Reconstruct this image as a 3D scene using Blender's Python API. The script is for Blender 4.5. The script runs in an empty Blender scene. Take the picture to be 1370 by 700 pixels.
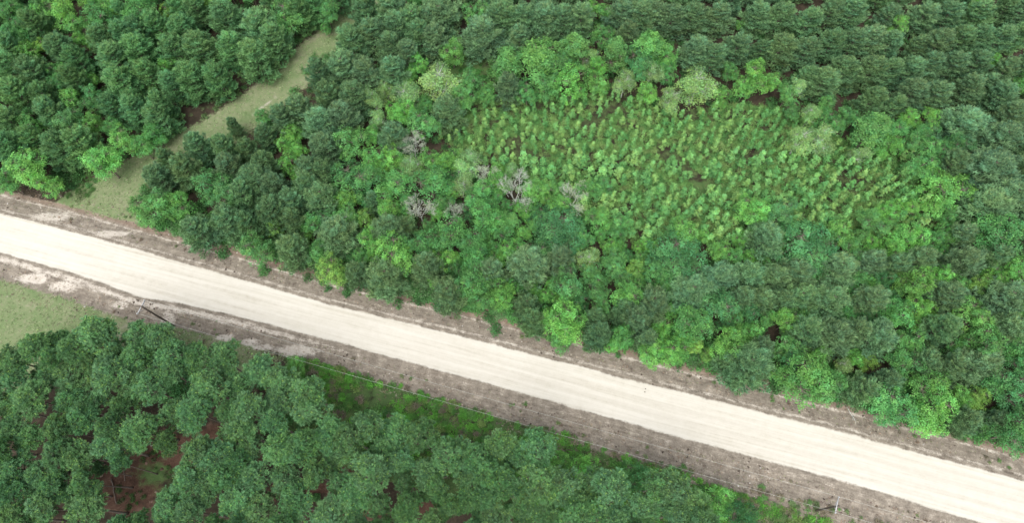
import bpy, math, random
import numpy as np
rng = np.random.default_rng(7)
random.seed(7)
PI = math.pi
sc = bpy.context.scene
col = sc.collection

# ------------------------------------------------------------------ camera
H = 120.0
F = 913.0
TILT = math.radians(23.13)
cam_d = bpy.data.cameras.new('camera')
cam = bpy.data.objects.new('camera', cam_d)
col.objects.link(cam)
cam.location = (0, 0, H)
cam.rotation_euler = (TILT, 0, 0)
cam_d.sensor_width = 36
cam_d.lens = F * 36 / 1370
cam_d.clip_end = 3000
sc.camera = cam


def at(px, py, h=0.0):
    """photo pixel -> world point on the level plane z = h"""
    X = px - 685.0
    Y = 350.0 - py
    wy = Y * math.cos(TILT) + F * math.sin(TILT)
    wz = F * math.cos(TILT) - Y * math.sin(TILT)
    k = (H - h) / wz
    return X * k, wy * k, k


def to_px(x, y, z=0.0):
    dz = z - H
    # inverse of the camera rotation about x
    c, s = math.cos(TILT), math.sin(TILT)
    Y = c * y + s * dz
    Z = -s * y + c * dz
    return 685 + F * x / -Z, 350 - F * Y / -Z


# ------------------------------------------------------------------ light
w = bpy.data.worlds.new('World')
sc.world = w
w.use_nodes = True
nt = w.node_tree
bg = nt.nodes['Background']
sky = nt.nodes.new('ShaderNodeTexSky')
sky.sky_type = 'NISHITA'
sky.sun_disc = False
sky.sun_elevation = math.radians(62)
sky.sun_rotation = math.radians(200)
sky.dust_density = 3.0
hs = nt.nodes.new('ShaderNodeHueSaturation')
hs.inputs['Saturation'].default_value = 0.35
nt.links.new(sky.outputs[0], hs.inputs['Color'])
nt.links.new(hs.outputs[0], bg.inputs['Color'])
bg.inputs['Strength'].default_value = 0.13
sd = bpy.data.lights.new('sun', 'SUN')
sd.energy = 1.5
sd.angle = math.radians(50)
sd.color = (1.0, 0.975, 0.94)
so = bpy.data.objects.new('sun', sd)
col.objects.link(so)
so.location = (0, 0, 60)
so.rotation_euler = (math.radians(28), 0, math.radians(-20))
sc.view_settings.view_transform = 'Standard'
sc.view_settings.look = 'None'
sc.view_settings.exposure = 1.05
sc.view_settings.gamma = 1.0
sc.view_settings.use_curve_mapping = False
sc.cycles.max_bounces = 8
sc.cycles.transparent_max_bounces = 4


# ------------------------------------------------------------------ materials
def mat(name):
    m = bpy.data.materials.new(name)
    m.use_nodes = True
    n = m.node_tree.nodes
    return m, n, m.node_tree.links, n['Principled BSDF']


def foliage(name, trans=0.28, rough=0.55, spec=0.25):
    m, n, l, p = mat(name)
    oi = n.new('ShaderNodeObjectInfo')
    at_ = n.new('ShaderNodeAttribute')
    at_.attribute_name = 'tint'
    mx = n.new('ShaderNodeMixRGB')
    mx.blend_type = 'MULTIPLY'
    mx.inputs[0].default_value = 1
    l.new(oi.outputs['Color'], mx.inputs[1])
    l.new(at_.outputs['Color'], mx.inputs[2])
    l.new(mx.outputs[0], p.inputs['Base Color'])
    p.inputs['Roughness'].default_value = rough
    p.inputs['Specular IOR Level'].default_value = spec
    tr = n.new('ShaderNodeBsdfTranslucent')
    l.new(mx.outputs[0], tr.inputs['Color'])
    ms = n.new('ShaderNodeMixShader')
    ms.inputs[0].default_value = trans
    l.new(p.outputs[0], ms.inputs[1])
    l.new(tr.outputs[0], ms.inputs[2])
    l.new(ms.outputs[0], n['Material Output'].inputs['Surface'])
    return m


def bark(name, c1, c2, scale=6.0):
    m, n, l, p = mat(name)
    tc = n.new('ShaderNodeTexCoord')
    nz = n.new('ShaderNodeTexNoise')
    nz.inputs['Scale'].default_value = scale
    nz.inputs['Detail'].default_value = 4
    l.new(tc.outputs['Object'], nz.inputs['Vector'])
    cr = n.new('ShaderNodeValToRGB')
    cr.color_ramp.elements[0].position = 0.3
    cr.color_ramp.elements[0].color = (*c1, 1)
    cr.color_ramp.elements[1].position = 0.7
    cr.color_ramp.elements[1].color = (*c2, 1)
    l.new(nz.outputs[0], cr.inputs[0])
    l.new(cr.outputs[0], p.inputs['Base Color'])
    p.inputs['Roughness'].default_value = 0.85
    bp = n.new('ShaderNodeBump')
    bp.inputs['Strength'].default_value = 0.4
    l.new(nz.outputs[0], bp.inputs['Height'])
    l.new(bp.outputs[0], p.inputs['Normal'])
    return m


M_LEAF = foliage('leaf', 0.42)
M_NEEDLE = foliage('needle', 0.38, 0.6, 0.2)
M_DRY = foliage('dry_grass', 0.15, 0.8, 0.1)
M_BARK = bark('bark', (0.10, 0.075, 0.06), (0.22, 0.18, 0.15))
M_GREY = bark('grey_bark', (0.40, 0.42, 0.37), (0.60, 0.62, 0.56))
M_POLE = bark('creosote_wood', (0.045, 0.035, 0.028), (0.11, 0.085, 0.065), 9)
M_ARM = bark('weathered_wood', (0.33, 0.33, 0.33), (0.48, 0.48, 0.48), 14)
M_STEEL = bark('galvanised_steel', (0.42, 0.43, 0.45), (0.6, 0.61, 0.63), 30)
M_PORC = bark('porcelain', (0.5, 0.5, 0.5), (0.62, 0.62, 0.62), 20)
M_WIRE = bark('wire_metal', (0.4, 0.42, 0.38), (0.52, 0.54, 0.5), 3)


# ------------------------------------------------------------------ mesh builder
class MB:
    def __init__(self):
        self.v, self.f3, self.f4, self.t = [], [], [], []
        self.m3, self.m4 = [], []
        self.n = 0

    def add(self, verts, tris=None, quads=None, tint=None, mi=0):
        verts = np.asarray(verts, float).reshape(-1, 3)
        k = len(verts)
        if tint is None:
            tint = np.ones((k, 3))
        tint = np.broadcast_to(np.asarray(tint, float), (k, 3))
        self.v.append(verts)
        self.t.append(tint)
        if tris is not None and len(tris):
            self.f3.append(np.asarray(tris) + self.n)
            self.m3.append(np.full(len(tris), mi))
        if quads is not None and len(quads):
            self.f4.append(np.asarray(quads) + self.n)
            self.m4.append(np.full(len(quads), mi))
        self.n += k

    def tube(self, pts, radii, sides=6, mi=0, tint=(1, 1, 1), cap=True):
        pts = np.asarray(pts, float)
        n = len(pts)
        d = np.gradient(pts, axis=0)
        d /= np.linalg.norm(d, axis=1)[:, None] + 1e-9
        ref = np.array([0, 0, 1.0]) if abs(d[0][2]) < 0.8 else np.array([1.0, 0, 0])
        a = np.cross(d, ref)
        a /= np.linalg.norm(a, axis=1)[:, None] + 1e-9
        b = np.cross(d, a)
        th = np.linspace(0, 2 * PI, sides, endpoint=False)
        r = np.asarray(radii, float)[:, None, None]
        V = pts[:, None, :] + r * (np.cos(th)[None, :, None] * a[:, None, :] + np.sin(th)[None, :, None] * b[:, None, :])
        q = []
        for i in range(n - 1):
            for j in range(sides):
                j2 = (j + 1) % sides
                q.append((i * sides + j, i * sides + j2, (i + 1) * sides + j2, (i + 1) * sides + j))
        V = V.reshape(-1, 3)
        tris = []
        if cap:
            V = np.vstack([V, pts[:1], pts[-1:]])
            c0, c1 = n * sides, n * sides + 1
            for j in range(sides):
                j2 = (j + 1) % sides
                tris.append((c0, j2, j))
                tris.append((c1, (n - 1) * sides + j, (n - 1) * sides + j2))
        self.add(V, tris, q, tint, mi)

    def box(self, c, sx, sy, sz, ax=(1, 0, 0), mi=0):
        """bevel-free box about c whose long side runs along ax (in the level plane)"""
        ax = np.array(ax, float)
        ax /= np.linalg.norm(ax)
        up = np.array([0, 0, 1.0])
        ay = np.cross(up, ax)
        ay /= np.linalg.norm(ay)
        az = np.cross(ax, ay)
        V = []
        for i in (-1, 1):
            for j in (-1, 1):
                for k in (-1, 1):
                    V.append(np.array(c) + ax * i * sx / 2 + ay * j * sy / 2 + az * k * sz / 2)
        q = [(0, 1, 3, 2), (4, 6, 7, 5), (0, 4, 5, 1), (2, 3, 7, 6), (0, 2, 6, 4), (1, 5, 7, 3)]
        self.add(V, None, q, None, mi)

    def needles(self, base, dirs, length, width, tint, mi=0):
        """one thin triangle per needle"""
        base = np.asarray(base)
        n = len(base)
        side = np.cross(dirs, rng.normal(size=(n, 3)))
        side /= np.linalg.norm(side, axis=1)[:, None] + 1e-9
        L = np.broadcast_to(np.asarray(length), (n,))[:, None]
        W = np.broadcast_to(np.asarray(width), (n,))[:, None]
        V = np.stack([base - side * W / 2, base + side * W / 2, base + dirs * L], 1).reshape(-1, 3)
        T = np.repeat(np.broadcast_to(tint, (n, 3)), 3, axis=0)
        self.add(V, np.arange(n * 3).reshape(n, 3), None, T, mi)

    def leaves(self, c, nrm, length, width, tint, mi=0):
        """one rhombic folded leaf (two triangles as a quad) per centre"""
        c = np.asarray(c)
        n = len(c)
        nrm = nrm / (np.linalg.norm(nrm, axis=1)[:, None] + 1e-9)
        a = np.cross(nrm, rng.normal(size=(n, 3)))
        a /= np.linalg.norm(a, axis=1)[:, None] + 1e-9
        b = np.cross(nrm, a)
        L = np.broadcast_to(np.asarray(length), (n,))[:, None]
        W = np.broadcast_to(np.asarray(width), (n,))[:, None]
        V = np.stack([c - a * L / 2, c + b * W / 2 + nrm * W * 0.15, c + a * L / 2, c - b * W / 2 + nrm * W * 0.15], 1).reshape(-1, 3)
        T = np.repeat(np.broadcast_to(tint, (n, 3)), 4, axis=0)
        self.add(V, None, np.arange(n * 4).reshape(n, 4), T, mi)

    def mesh(self, name, mats):
        me = bpy.data.meshes.new(name)
        V = np.vstack(self.v)
        f3 = np.vstack(self.f3) if self.f3 else np.zeros((0, 3), int)
        f4 = np.vstack(self.f4) if self.f4 else np.zeros((0, 4), int)
        mi = np.concatenate(([np.concatenate(self.m3)] if self.m3 else []) + ([np.concatenate(self.m4)] if self.m4 else []))
        me.vertices.add(len(V))
        me.vertices.foreach_set('co', V.astype(np.float32).ravel())
        loops = np.concatenate([f3.ravel(), f4.ravel()]).astype(np.int32)
        me.loops.add(len(loops))
        me.loops.foreach_set('vertex_index', loops)
        st = np.concatenate([np.arange(len(f3)) * 3, len(f3) * 3 + np.arange(len(f4)) * 4]).astype(np.int32)
        me.polygons.add(len(st))
        me.polygons.foreach_set('loop_start', st)
        me.polygons.foreach_set('material_index', mi.astype(np.int32))
        for m in (mats if isinstance(mats, (list, tuple)) else [mats]):
            me.materials.append(m)
        ca = me.color_attributes.new('tint', 'FLOAT_COLOR', 'POINT')
        T = np.hstack([np.vstack(self.t), np.ones((len(V), 1))]).astype(np.float32)
        ca.data.foreach_set('color', T.ravel())
        me.update(calc_edges=True)
        me.validate()
        return me


def unit(a):
    return a / (np.linalg.norm(a, axis=-1, keepdims=True) + 1e-9)


def link(name, data, parent=None, loc=(0, 0, 0)):
    o = bpy.data.objects.new(name, data)
    col.objects.link(o)
    if parent:
        o.parent = parent
    o.location = loc
    return o


def tag(o, label=None, cat=None, group=None, kind=None):
    if label:
        o['label'] = label
    if cat:
        o['category'] = cat
    if group:
        o['group'] = group
    if kind:
        o['kind'] = kind
    return o


# ------------------------------------------------------------------ tree prototypes
def trunk_mesh(name, h, r0, r1, lean, mats, r=None, sides=8):
    m = MB()
    z = np.linspace(-0.3, h, 9)
    f = np.clip(z / h, 0, 1)
    rr = np.random.default_rng(int(h * 97 + r0 * 1e4))
    px = lean[0] * f ** 2 + np.cumsum(rr.normal(0, 0.02, 9))
    py = lean[1] * f ** 2 + np.cumsum(rr.normal(0, 0.02, 9))
    rad = r0 + (r1 - r0) * f
    rad[0] *= 1.35
    m.tube(np.stack([px, py, z], 1), rad, sides)
    return m.mesh(name, mats)


def tufts(m, pos, axis, n=14, L=0.34, W=0.055, spread=(0.35, 1.15), tint=None, back=0.25):
    """brushes of needles round a shoot: pos, axis (k,3)"""
    k = len(pos)
    P = np.repeat(pos, n, 0)
    A = np.repeat(axis, n, 0)
    T = np.repeat(tint, n, 0)
    perp = unit(np.cross(A, rng.normal(size=(k * n, 3))))
    th = rng.uniform(spread[0], spread[1], (k * n, 1))
    D = unit(A * np.cos(th) + perp * np.sin(th))
    P = P + A * rng.uniform(-back, 0.12, (k * n, 1))
    m.needles(P, D, rng.uniform(0.75, 1.2, k * n) * L, W, T * rng.uniform(0.85, 1.15, (k * n, 1)))


def young_pine(h=9.0, R=2.7):
    m = MB()
    pos, axs, tin = [], [], []
    z = 0.9
    while z < h - 0.35:
        fr = (z - 0.9) / (h - 0.9)
        nb = 6
        ph = rng.uniform(0, 2 * PI)
        for b in range(nb):
            a = ph + b * 2 * PI / nb + rng.normal(0, 0.2)
            L = R * (1 - fr ** 2.6) ** 0.7 * rng.uniform(0.72, 1.12) + 0.15
            el = math.radians(8 + 42 * fr) + rng.normal(0, 0.1)
            d = np.array([math.cos(a) * math.cos(el), math.sin(a) * math.cos(el), math.sin(el)])
            lat = np.array([-math.sin(a), math.cos(a), 0])
            p0 = np.array([0, 0, z])
            if L > 0.7:
                q = [p0, p0 + d * L * 0.5, p0 + d * L * 0.95 + np.array([0, 0, 0.12 * L])]
                m.tube(q, [0.035, 0.022, 0.008], 3, 1, cap=False)
            s = 0.35
            tb = rng.uniform(0.78, 1.22)
            warm = rng.uniform(0.92, 1.12)
            while s * L < L + 0.01:
                w_ = (1.15 - s) * L * 0.42
                for sg in (-1, 0, 1):
                    p = p0 + d * s * L + lat * sg * w_ * rng.uniform(0.5, 1.1) + np.array([0, 0, 0.14 * L * s * s + rng.normal(0, 0.06)])
                    ax = unit(d * 0.75 + lat * sg * 0.5 + np.array([0, 0, rng.uniform(0.6, 1.5)]))
                    pos.append(p)
                    axs.append(ax)
                    tin.append(np.array([warm, 1, 1 / warm]) * tb * rng.uniform(0.72, 1.3))
                s += 0.30 / max(L, 0.35)
        z += rng.uniform(0.52, 0.72) * (1.0 - 0.25 * fr)
    pos.append(np.array([0, 0, h - 0.1]))
    axs.append(np.array([0, 0, 1.0]))
    tin.append(np.array([1.1, 1.1, 1]))
    pos, axs, tin = np.array(pos), np.array(axs), np.array(tin)
    tufts(m, pos, axs, 15, 0.42, 0.085, (0.2, 1.0), tin)
    # spring candles: pale tan upright shoots on the outer tufts
    fr = pos[:, 2] / h
    rad = np.hypot(pos[:, 0], pos[:, 1])
    sel = rng.random(len(pos)) < 0.22 + 0.5 * np.clip(fr - 0.55, 0, 1)
    c = pos[sel] + axs[sel] * 0.18
    d = unit(axs[sel] * 0.5 + np.array([0, 0, 1.0]))
    for r_ in range(2):
        m.needles(c, d, rng.uniform(0.3, 0.55, len(c)), 0.1, np.array([1.75, 1.3, 1.15]))
    return m.mesh('crown', [M_NEEDLE, M_BARK])


def mature_pine(h=15.0, R=2.6, depth=5.5, nclump=46):
    m = MB()
    cl = []
    tries = 0
    lobes = []
    for i in range(9):
        a = i * 2.4 + rng.uniform(-0.5, 0.5)
        rr_ = R * rng.uniform(0.25, 0.72)
        lobes.append((rr_ * math.cos(a), rr_ * math.sin(a), h - 0.8 - depth * 0.55 * (rr_ / R) ** 1.2 * rng.uniform(0.7, 1.5), R * rng.uniform(0.34, 0.5)))
    lobes.append((rng.normal(0, 0.2), rng.normal(0, 0.2), h - 0.8, R * 0.42))
    while len(cl) < nclump and tries < 4000:
        tries += 1
        lx, ly, lz, lr = lobes[rng.integers(len(lobes))]
        v = unit(rng.normal(size=3))
        v[2] = abs(v[2]) * 0.9 - 0.25
        p = np.array([lx, ly, lz]) + v * lr * rng.uniform(0.6, 1.1) * np.array([1, 1, 0.8])
        if all(np.linalg.norm(p - q) > 0.4 for q in cl):
            cl.append(p)
    for lx, ly, lz, lr in lobes:
        q0 = np.array([0, 0, lz - 1.6 - 0.3 * math.hypot(lx, ly)])
        q2 = np.array([lx, ly, lz])
        m.tube([q0, (q0 + q2) / 2 + np.array([0, 0, -0.15]), q2], [0.085, 0.06, 0.03], 4, 1, cap=False)
        for p in cl:
            if np.linalg.norm(p - q2) < lr * 1.15:
                m.tube([q2 - np.array([0, 0, 0.2]), (p + q2) / 2, p], [0.03, 0.022, 0.012], 3, 1, cap=False)
    for p in cl:
        n = int(rng.integers(9, 13))
        v = unit(rng.normal(size=(n, 3)))
        v[:, 2] = np.abs(v[:, 2]) * 1.0 - 0.2
        rad = rng.uniform(0.34, 0.52)
        out = unit(np.array([p[0], p[1], 1.2]))
        P = p + v * rad * rng.uniform(0.35, 0.9, (n, 1)) * np.array([1, 1, 0.75])
        A = unit(v + out * 0.5 + np.array([0, 0, 0.35]))
        b = rng.uniform(0.72, 1.28)
        tn = np.array([rng.uniform(0.93, 1.1), 1, rng.uniform(0.85, 1.1)]) * b
        T = tn * rng.uniform(0.85, 1.15, (n, 1))
        tufts(m, P, A, 17, 0.33, 0.075, (0.15, 1.2), T, 0.15)
        # yellow-green candles on top
        k = rng.integers(0, 4)
        if k:
            c = p + np.array([0, 0, rad * 0.55]) + rng.normal(0, 0.22, (k, 3)) * np.array([1, 1, 0.3])
            for r_ in range(3):
                m.needles(c, unit(np.array([0, 0, 1.0]) + rng.normal(0, 0.5, (k, 3))), 0.26, 0.1, np.array([2.0, 1.6, .95]))
    return m.mesh('crown', [M_NEEDLE, M_BARK])


def broadleaf(h=8.0, R=2.4, zc=5.0, rz=3.0, nl=8, per=11, nleaf=70, ls=0.19, top=0.0, limb=M_BARK, loose=1.0):
    """crown of leaf sprays sitting on lobes; top>0 draws the crown to a point"""
    m = MB()
    lobes = []
    for i in range(nl):
        a = i * 2.399 + rng.uniform(-0.4, 0.4)
        t = rng.uniform(-0.75, 0.8)
        if i == 0:
            t = 0.75
        rr_ = math.sqrt(max(0.05, 1 - t * t)) * (1 - top * (t * 0.5 + 0.5))
        k = rng.uniform(0.42, 0.72)
        lobes.append((R * rr_ * k * math.cos(a), R * rr_ * k * math.sin(a), zc + rz * t * 0.72, R * rng.uniform(0.36, 0.55) * (1 - top * 0.55 * max(t, 0))))
    for lx, ly, lz, lr in lobes:
        q0 = np.array([0, 0, max(0.6, lz - 1.2 - 0.6 * math.hypot(lx, ly))])
        q2 = np.array([lx, ly, lz])
        m.tube([q0, q0 * 0.45 + q2 * 0.55 + rng.normal(0, 0.08, 3), q2], [0.07, 0.045, 0.02], 4, 1, cap=False)
        bl = rng.uniform(0.78, 1.25)
        for j in range(per):
            v = unit(rng.normal(size=3))
            v[2] = abs(v[2]) * 1.1 - 0.35
            v = unit(v)
            c = q2 + v * lr * rng.uniform(0.65, 1.4) * np.array([1, 1, rz / R * 0.75])
            m.tube([q2, (q2 + c) / 2 + rng.normal(0, 0.04, 3), c], [0.022, 0.015, 0.006], 3, 1, cap=False)
            n = int(nleaf * rng.uniform(0.6, 1.3))
            nr = unit(v + np.array([0, 0, 0.55]))
            t1 = unit(np.cross(nr, rng.normal(size=3)))
            t2 = np.cross(nr, t1)
            sr = rng.uniform(0.17, 0.30) * (R / 2.4) ** 0.5 * loose
            g = rng.normal(0, 1, (n, 3))
            P = c + t1 * g[:, :1] * sr + t2 * g[:, 1:2] * sr + nr * (g[:, 2:] * 0.13 - 0.25 * (g[:, :1] ** 2 + g[:, 1:2] ** 2) * sr * 0.5)
            N = nr + rng.normal(0, 0.42, (n, 3))
            b = bl * rng.uniform(0.72, 1.32)
            yel = rng.uniform(0.9, 1.18)
            T = np.array([yel, 1.0, 1 / yel]) * b * rng.uniform(0.82, 1.2, (n, 1))
            L = ls * rng.uniform(0.7, 1.25, n)
            m.leaves(P, N, L, L * 0.62, T)
    return m.mesh('crown', [M_LEAF, limb])


def bare_tree(h=7.0, R=1.9, leafy=0.25):
    m = MB()

    def grow(p, d, L, r, lvl):
        e = p + d * L
        mid = p + d * L * 0.5 + rng.normal(0, 0.04 * L, 3)
        m.tube([p, mid, e], [r, r * 0.8, r * 0.6], 4 if lvl < 2 else 3, 1, cap=False)
        if lvl >= 5:
            if rng.random() < leafy:
                n = 9
                m.leaves(e + rng.normal(0, 0.16, (n, 3)), rng.normal(size=(n, 3)) + np.array([0, 0, 1]), 0.17, 0.1, rng.uniform(0.8, 1.2, (n, 1)) * np.ones(3))
            return
        for i in range(3):
            nd = unit(d + rng.normal(0, 0.42, 3) + np.array([0, 0, 0.18]))
            grow(p + d * L * rng.uniform(0.55, 1.0), nd, L * rng.uniform(0.6, 0.82), max(r * 0.55, 0.011), lvl + 1)
    for k in range(3):
        a = k * 2.1 + rng.uniform(0, 0.6)
        grow(np.array([0, 0, h * 0.28]), unit(np.array([math.cos(a) * 0.35, math.sin(a) * 0.35, 1])), h * 0.26, 0.06, 0)
    return m.mesh('crown', [M_LEAF, M_GREY])


def sapling(h=3.8, R=0.75):
    m = MB()
    lean = rng.normal(0, 0.15, 2)
    zz = np.linspace(0, h * 0.93, 5)
    st = np.stack([lean[0] * (zz / h) ** 2, lean[1] * (zz / h) ** 2, zz], 1)
    m.tube(st, np.linspace(0.035, 0.008, 5), 4, 1, cap=False)
    n = int(h * 8)
    for i in range(n):
        f = rng.uniform(0.22, 1.0)
        a = rng.uniform(0, 2 * PI)
        L = R * (1.08 - f) ** 0.6 * rng.uniform(0.4, 1.1)
        p0 = np.array([lean[0] * f * f, lean[1] * f * f, h * f * 0.93])
        d = unit(np.array([math.cos(a), math.sin(a), 0.7]))
        p = p0 + d * L
        m.tube([p0, (p0 + p) / 2, p], [0.014, 0.01, 0.005], 3, 1, cap=False)
        k = 15
        P = p0 + d * L * rng.uniform(0.35, 1.1, (k, 1)) + rng.normal(0, 0.11, (k, 3))
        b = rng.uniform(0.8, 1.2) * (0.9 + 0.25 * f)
        y = rng.uniform(0.86, 1.08)
        m.leaves(P, np.array([d[0], d[1], 1.2]) + rng.normal(0, 0.45, (k, 3)), 0.22 * rng.uniform(0.7, 1.3, k), 0.13, np.array([y, 1, 1 / y]) * b * rng.uniform(0.85, 1.15, (k, 1)))
    return m.mesh('sapling', [M_LEAF, M_BARK])


def shrub(R=1.0, nc=16, nlf=34):
    m = MB()
    for i in range(nc):
        a = rng.uniform(0, 2 * PI)
        r_ = R * math.sqrt(rng.random()) * 0.85
        c = np.array([r_ * math.cos(a), r_ * math.sin(a), rng.uniform(0.3, 1.0) * (1.15 - 0.5 * r_ / R)])
        m.tube([np.array([c[0] * 0.2, c[1] * 0.2, 0]), c * np.array([0.7, 0.7, 0.6]), c], [0.02, 0.014, 0.006], 3, 1, cap=False)
        n = nlf
        nr = unit(np.array([c[0], c[1], 1.1]))
        b = rng.uniform(0.8, 1.2)
        m.leaves(c + rng.normal(0, 0.24, (n, 3)), nr + rng.normal(0, 0.5, (n, 3)), 0.25 * rng.uniform(0.7, 1.2, n), 0.16, np.array([1, 1, 1]) * b * rng.uniform(0.8, 1.2, (n, 1)))
    return m.mesh('shrub', [M_LEAF, M_BARK])


print('building prototypes')
PROTO = {}
PROTO['P'] = [(young_pine(9.0, r_), trunk_mesh('trunk', 8.7, 0.15, 0.02, (0, 0), M_BARK), 9.0, r_) for r_ in (2.5, 2.7, 2.9, 2.6, 2.8, 2.7)]
PROTO['M'] = []
for r_, dp, nc in ((2.6, 4.2, 112), (2.9, 4.8, 130), (2.4, 4.0, 98), (2.7, 4.4, 118), (3.0, 4.6, 132), (2.5, 4.2, 106)):
    PROTO['M'].append((mature_pine(15.0, r_, dp, nc), trunk_mesh('trunk', 14.2, 0.19, 0.05, (rng.normal(0, .2), rng.normal(0, .2)), M_BARK), 15.0, r_))
PROTO['B'] = [(broadleaf(8.0, 2.4, 4.9, 3.0, nl_, 19, 40, 0.2), trunk_mesh('trunk', 5.6, 0.13, 0.04, (0, 0), M_BARK), 8.0, 2.4) for nl_ in (8, 9, 10, 8, 11, 9, 7, 10)]
PROTO['C'] = [(broadleaf(9.0, 1.9, 4.9, 4.2, nl_, 19, 40, 0.2, 0.6), trunk_mesh('trunk', 7.5, 0.12, 0.03, (0, 0), M_BARK), 9.0, 1.9) for nl_ in (11, 12, 13)]
PROTO['W'] = [(broadleaf(7.5, 2.0, 4.1, 3.2, nl_, 19, 30, 0.17, 0.25, M_GREY, 1.15), trunk_mesh('trunk', 5.4, 0.11, 0.03, (0, 0), M_GREY), 7.5, 2.0) for nl_ in (8, 9, 10)]
PROTO['O'] = [(broadleaf(7.0, 3.0, 3.9, 2.9, nl_, 24, 40, 0.2), trunk_mesh('trunk', 5.0, 0.17, 0.05, (0, 0), M_BARK), 7.0, 3.0) for nl_ in (13, 15)]
PROTO['G'] = [(bare_tree(7.0, 1.9, lf), trunk_mesh('trunk', 2.3, 0.12, 0.08, (0, 0), M_GREY), 7.0, 2.2) for lf in (0.06, 0.12, 0.2)]
PROTO['S'] = [(sapling(h_, r_), None, h_, r_) for h_, r_ in ((4.2, .95), (4.8, 1.0), (5.3, 1.1), (3.6, 1.1), (4.5, .9), (5.0, .95), (3.9, .85), (2.8, 1.1), (4.6, 1.25), (5.6, 1.0), (3.3, .9), (4.1, 1.2))]
PROTO['U'] = [(shrub(1.0, 11, 19), None, 1.2, 1.0) for _ in range(6)]

# ------------------------------------------------------------------ layout in photo pixels
UP = [(-120, 250), (0, 283), (100, 308), (180, 331), (240, 348), (320, 370), (440, 405), (600, 443), (900, 520), (1125, 576), (1370, 642), (1500, 677)]
LO = [(-120, 306), (0, 341), (100, 369), (185, 400), (250, 411), (320, 427), (426, 455), (600, 502), (880, 581), (1125, 647), (1370, 722), (1500, 762)]
UPW = np.array([at(*p)[:2] for p in UP])
LOW = np.array([at(*p)[:2] for p in LO])
RC, RS = math.cos(math.radians(-15)), math.sin(math.radians(-15))


def roaduv(x, y):
    return x * RC + y * RS, -x * RS + y * RC


_u = roaduv(UPW[:, 0], UPW[:, 1])
_l = roaduv(LOW[:, 0], LOW[:, 1])


def v_up(x, y):
    """metres beyond the upper road edge (positive away from the road)"""
    u, v = roaduv(x, y)
    return v - np.interp(u, *_u)


def v_lo(x, y):
    """metres beyond the lower road edge (positive away from the road)"""
    u, v = roaduv(x, y)
    return np.interp(u, *_l) - v


def inpoly(px, py, poly):
    px, py = np.asarray(px, float), np.asarray(py, float)
    c = np.zeros(px.shape, bool)
    n = len(poly)
    for i in range(n):
        x1, y1 = poly[i]
        x2, y2 = poly[(i + 1) % n]
        k = ((y1 > py) != (y2 > py)) & (px < (x2 - x1) * (py - y1) / (y2 - y1 + 1e-12) + x1)
        c ^= k
    return c


def polydist(x, y, pts):
    d = np.full(np.shape(x), 1e9)
    for (x1, y1), (x2, y2) in zip(pts[:-1], pts[1:]):
        L2 = (x2 - x1) ** 2 + (y2 - y1) ** 2
        t = np.clip(((x - x1) * (x2 - x1) + (y - y1) * (y2 - y1)) / L2, 0, 1)
        d = np.minimum(d, np.hypot(x - x1 - t * (x2 - x1), y - y1 - t * (y2 - y1)))
    return d


TRACK = [at(*p)[:2] for p in ((125, 290), (165, 245), (225, 210), (290, 178), (345, 140), (400, 92), (455, 42), (510, -10), (560, -60))]
RUT = [at(*p)[:2] for p in ((238, 228), (290, 190), (330, 158), (365, 133), (420, 92))]
ZONE_A = [(-80, -80), (520, -80), (470, 5), (452, 28), (425, 40), (392, 62), (385, 88), (330, 108), (318, 136), (258, 146), (205, 188), (152, 222), (118, 246), (72, 262), (-80, 235)]
ZONE_B = [(560, -80), (500, 8), (455, 52), (420, 75), (388, 108), (370, 130), (365, 155), (330, 172), (262, 198), (200, 230), (188, 300), (240, 322), (300, 343), (370, 372), (430, 388), (520, 405), (620, 430), (700, 452), (760, 462), (840, 482), (930, 500), (1000, 522), (1100, 538), (1200, 566), (1280, 588), (1450, 622), (1450, -80)]
ZONE_M = [(-80, 480), (0, 462), (75, 445), (120, 430), (240, 455), (330, 465), (400, 490), (440, 530), (520, 545), (560, 552), (640, 585), (700, 597), (770, 615), (860, 628), (950, 650), (1010, 690), (1060, 730), (1080, 780), (-80, 780)]
CLEAR = [(575, 168), (640, 128), (700, 132), (760, 122), (840, 128), (900, 148), (1000, 138), (1050, 148), (1110, 180), (1200, 205), (1260, 245), (1262, 300), (1200, 326), (1130, 326), (1060, 312), (960, 322), (870, 328), (800, 308), (745, 272), (700, 240), (640, 210), (600, 195)]
GAPS = [(930, 250, 42, 13), (840, 262, 45, 10), (722, 212, 22, 12), (782, 213, 16, 14), (612, 88, 30, 18), (655, 80, 14, 9), (575, 190, 30, 9), (90, 232, 20, 22), (203, 112, 9, 10), (455, 32, 10, 12),
        (625, 12, 8, 22), (1225, 172, 8, 9), (1262, 220, 9, 7), (115, 20, 14, 24)]
RED = [(225, 605, 70, 32), (170, 650, 60, 45), (290, 580, 30, 14), (465, 632, 20, 12), (440, 655, 50, 8), (370, 655, 12, 18), (480, 690, 40, 12), (570, 680, 24, 10), (690, 650, 20, 9), (350, 610, 26, 10), (60, 470, 30, 20)]
M_GAP = [(205, 628, 48, 40), (170, 668, 42, 30), (262, 584, 34, 13)]


def ell(px, py, L):
    return max((1 - math.hypot((px - a) / c, (py - b) / d) for a, b, c, d in L), default=-9)


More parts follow.
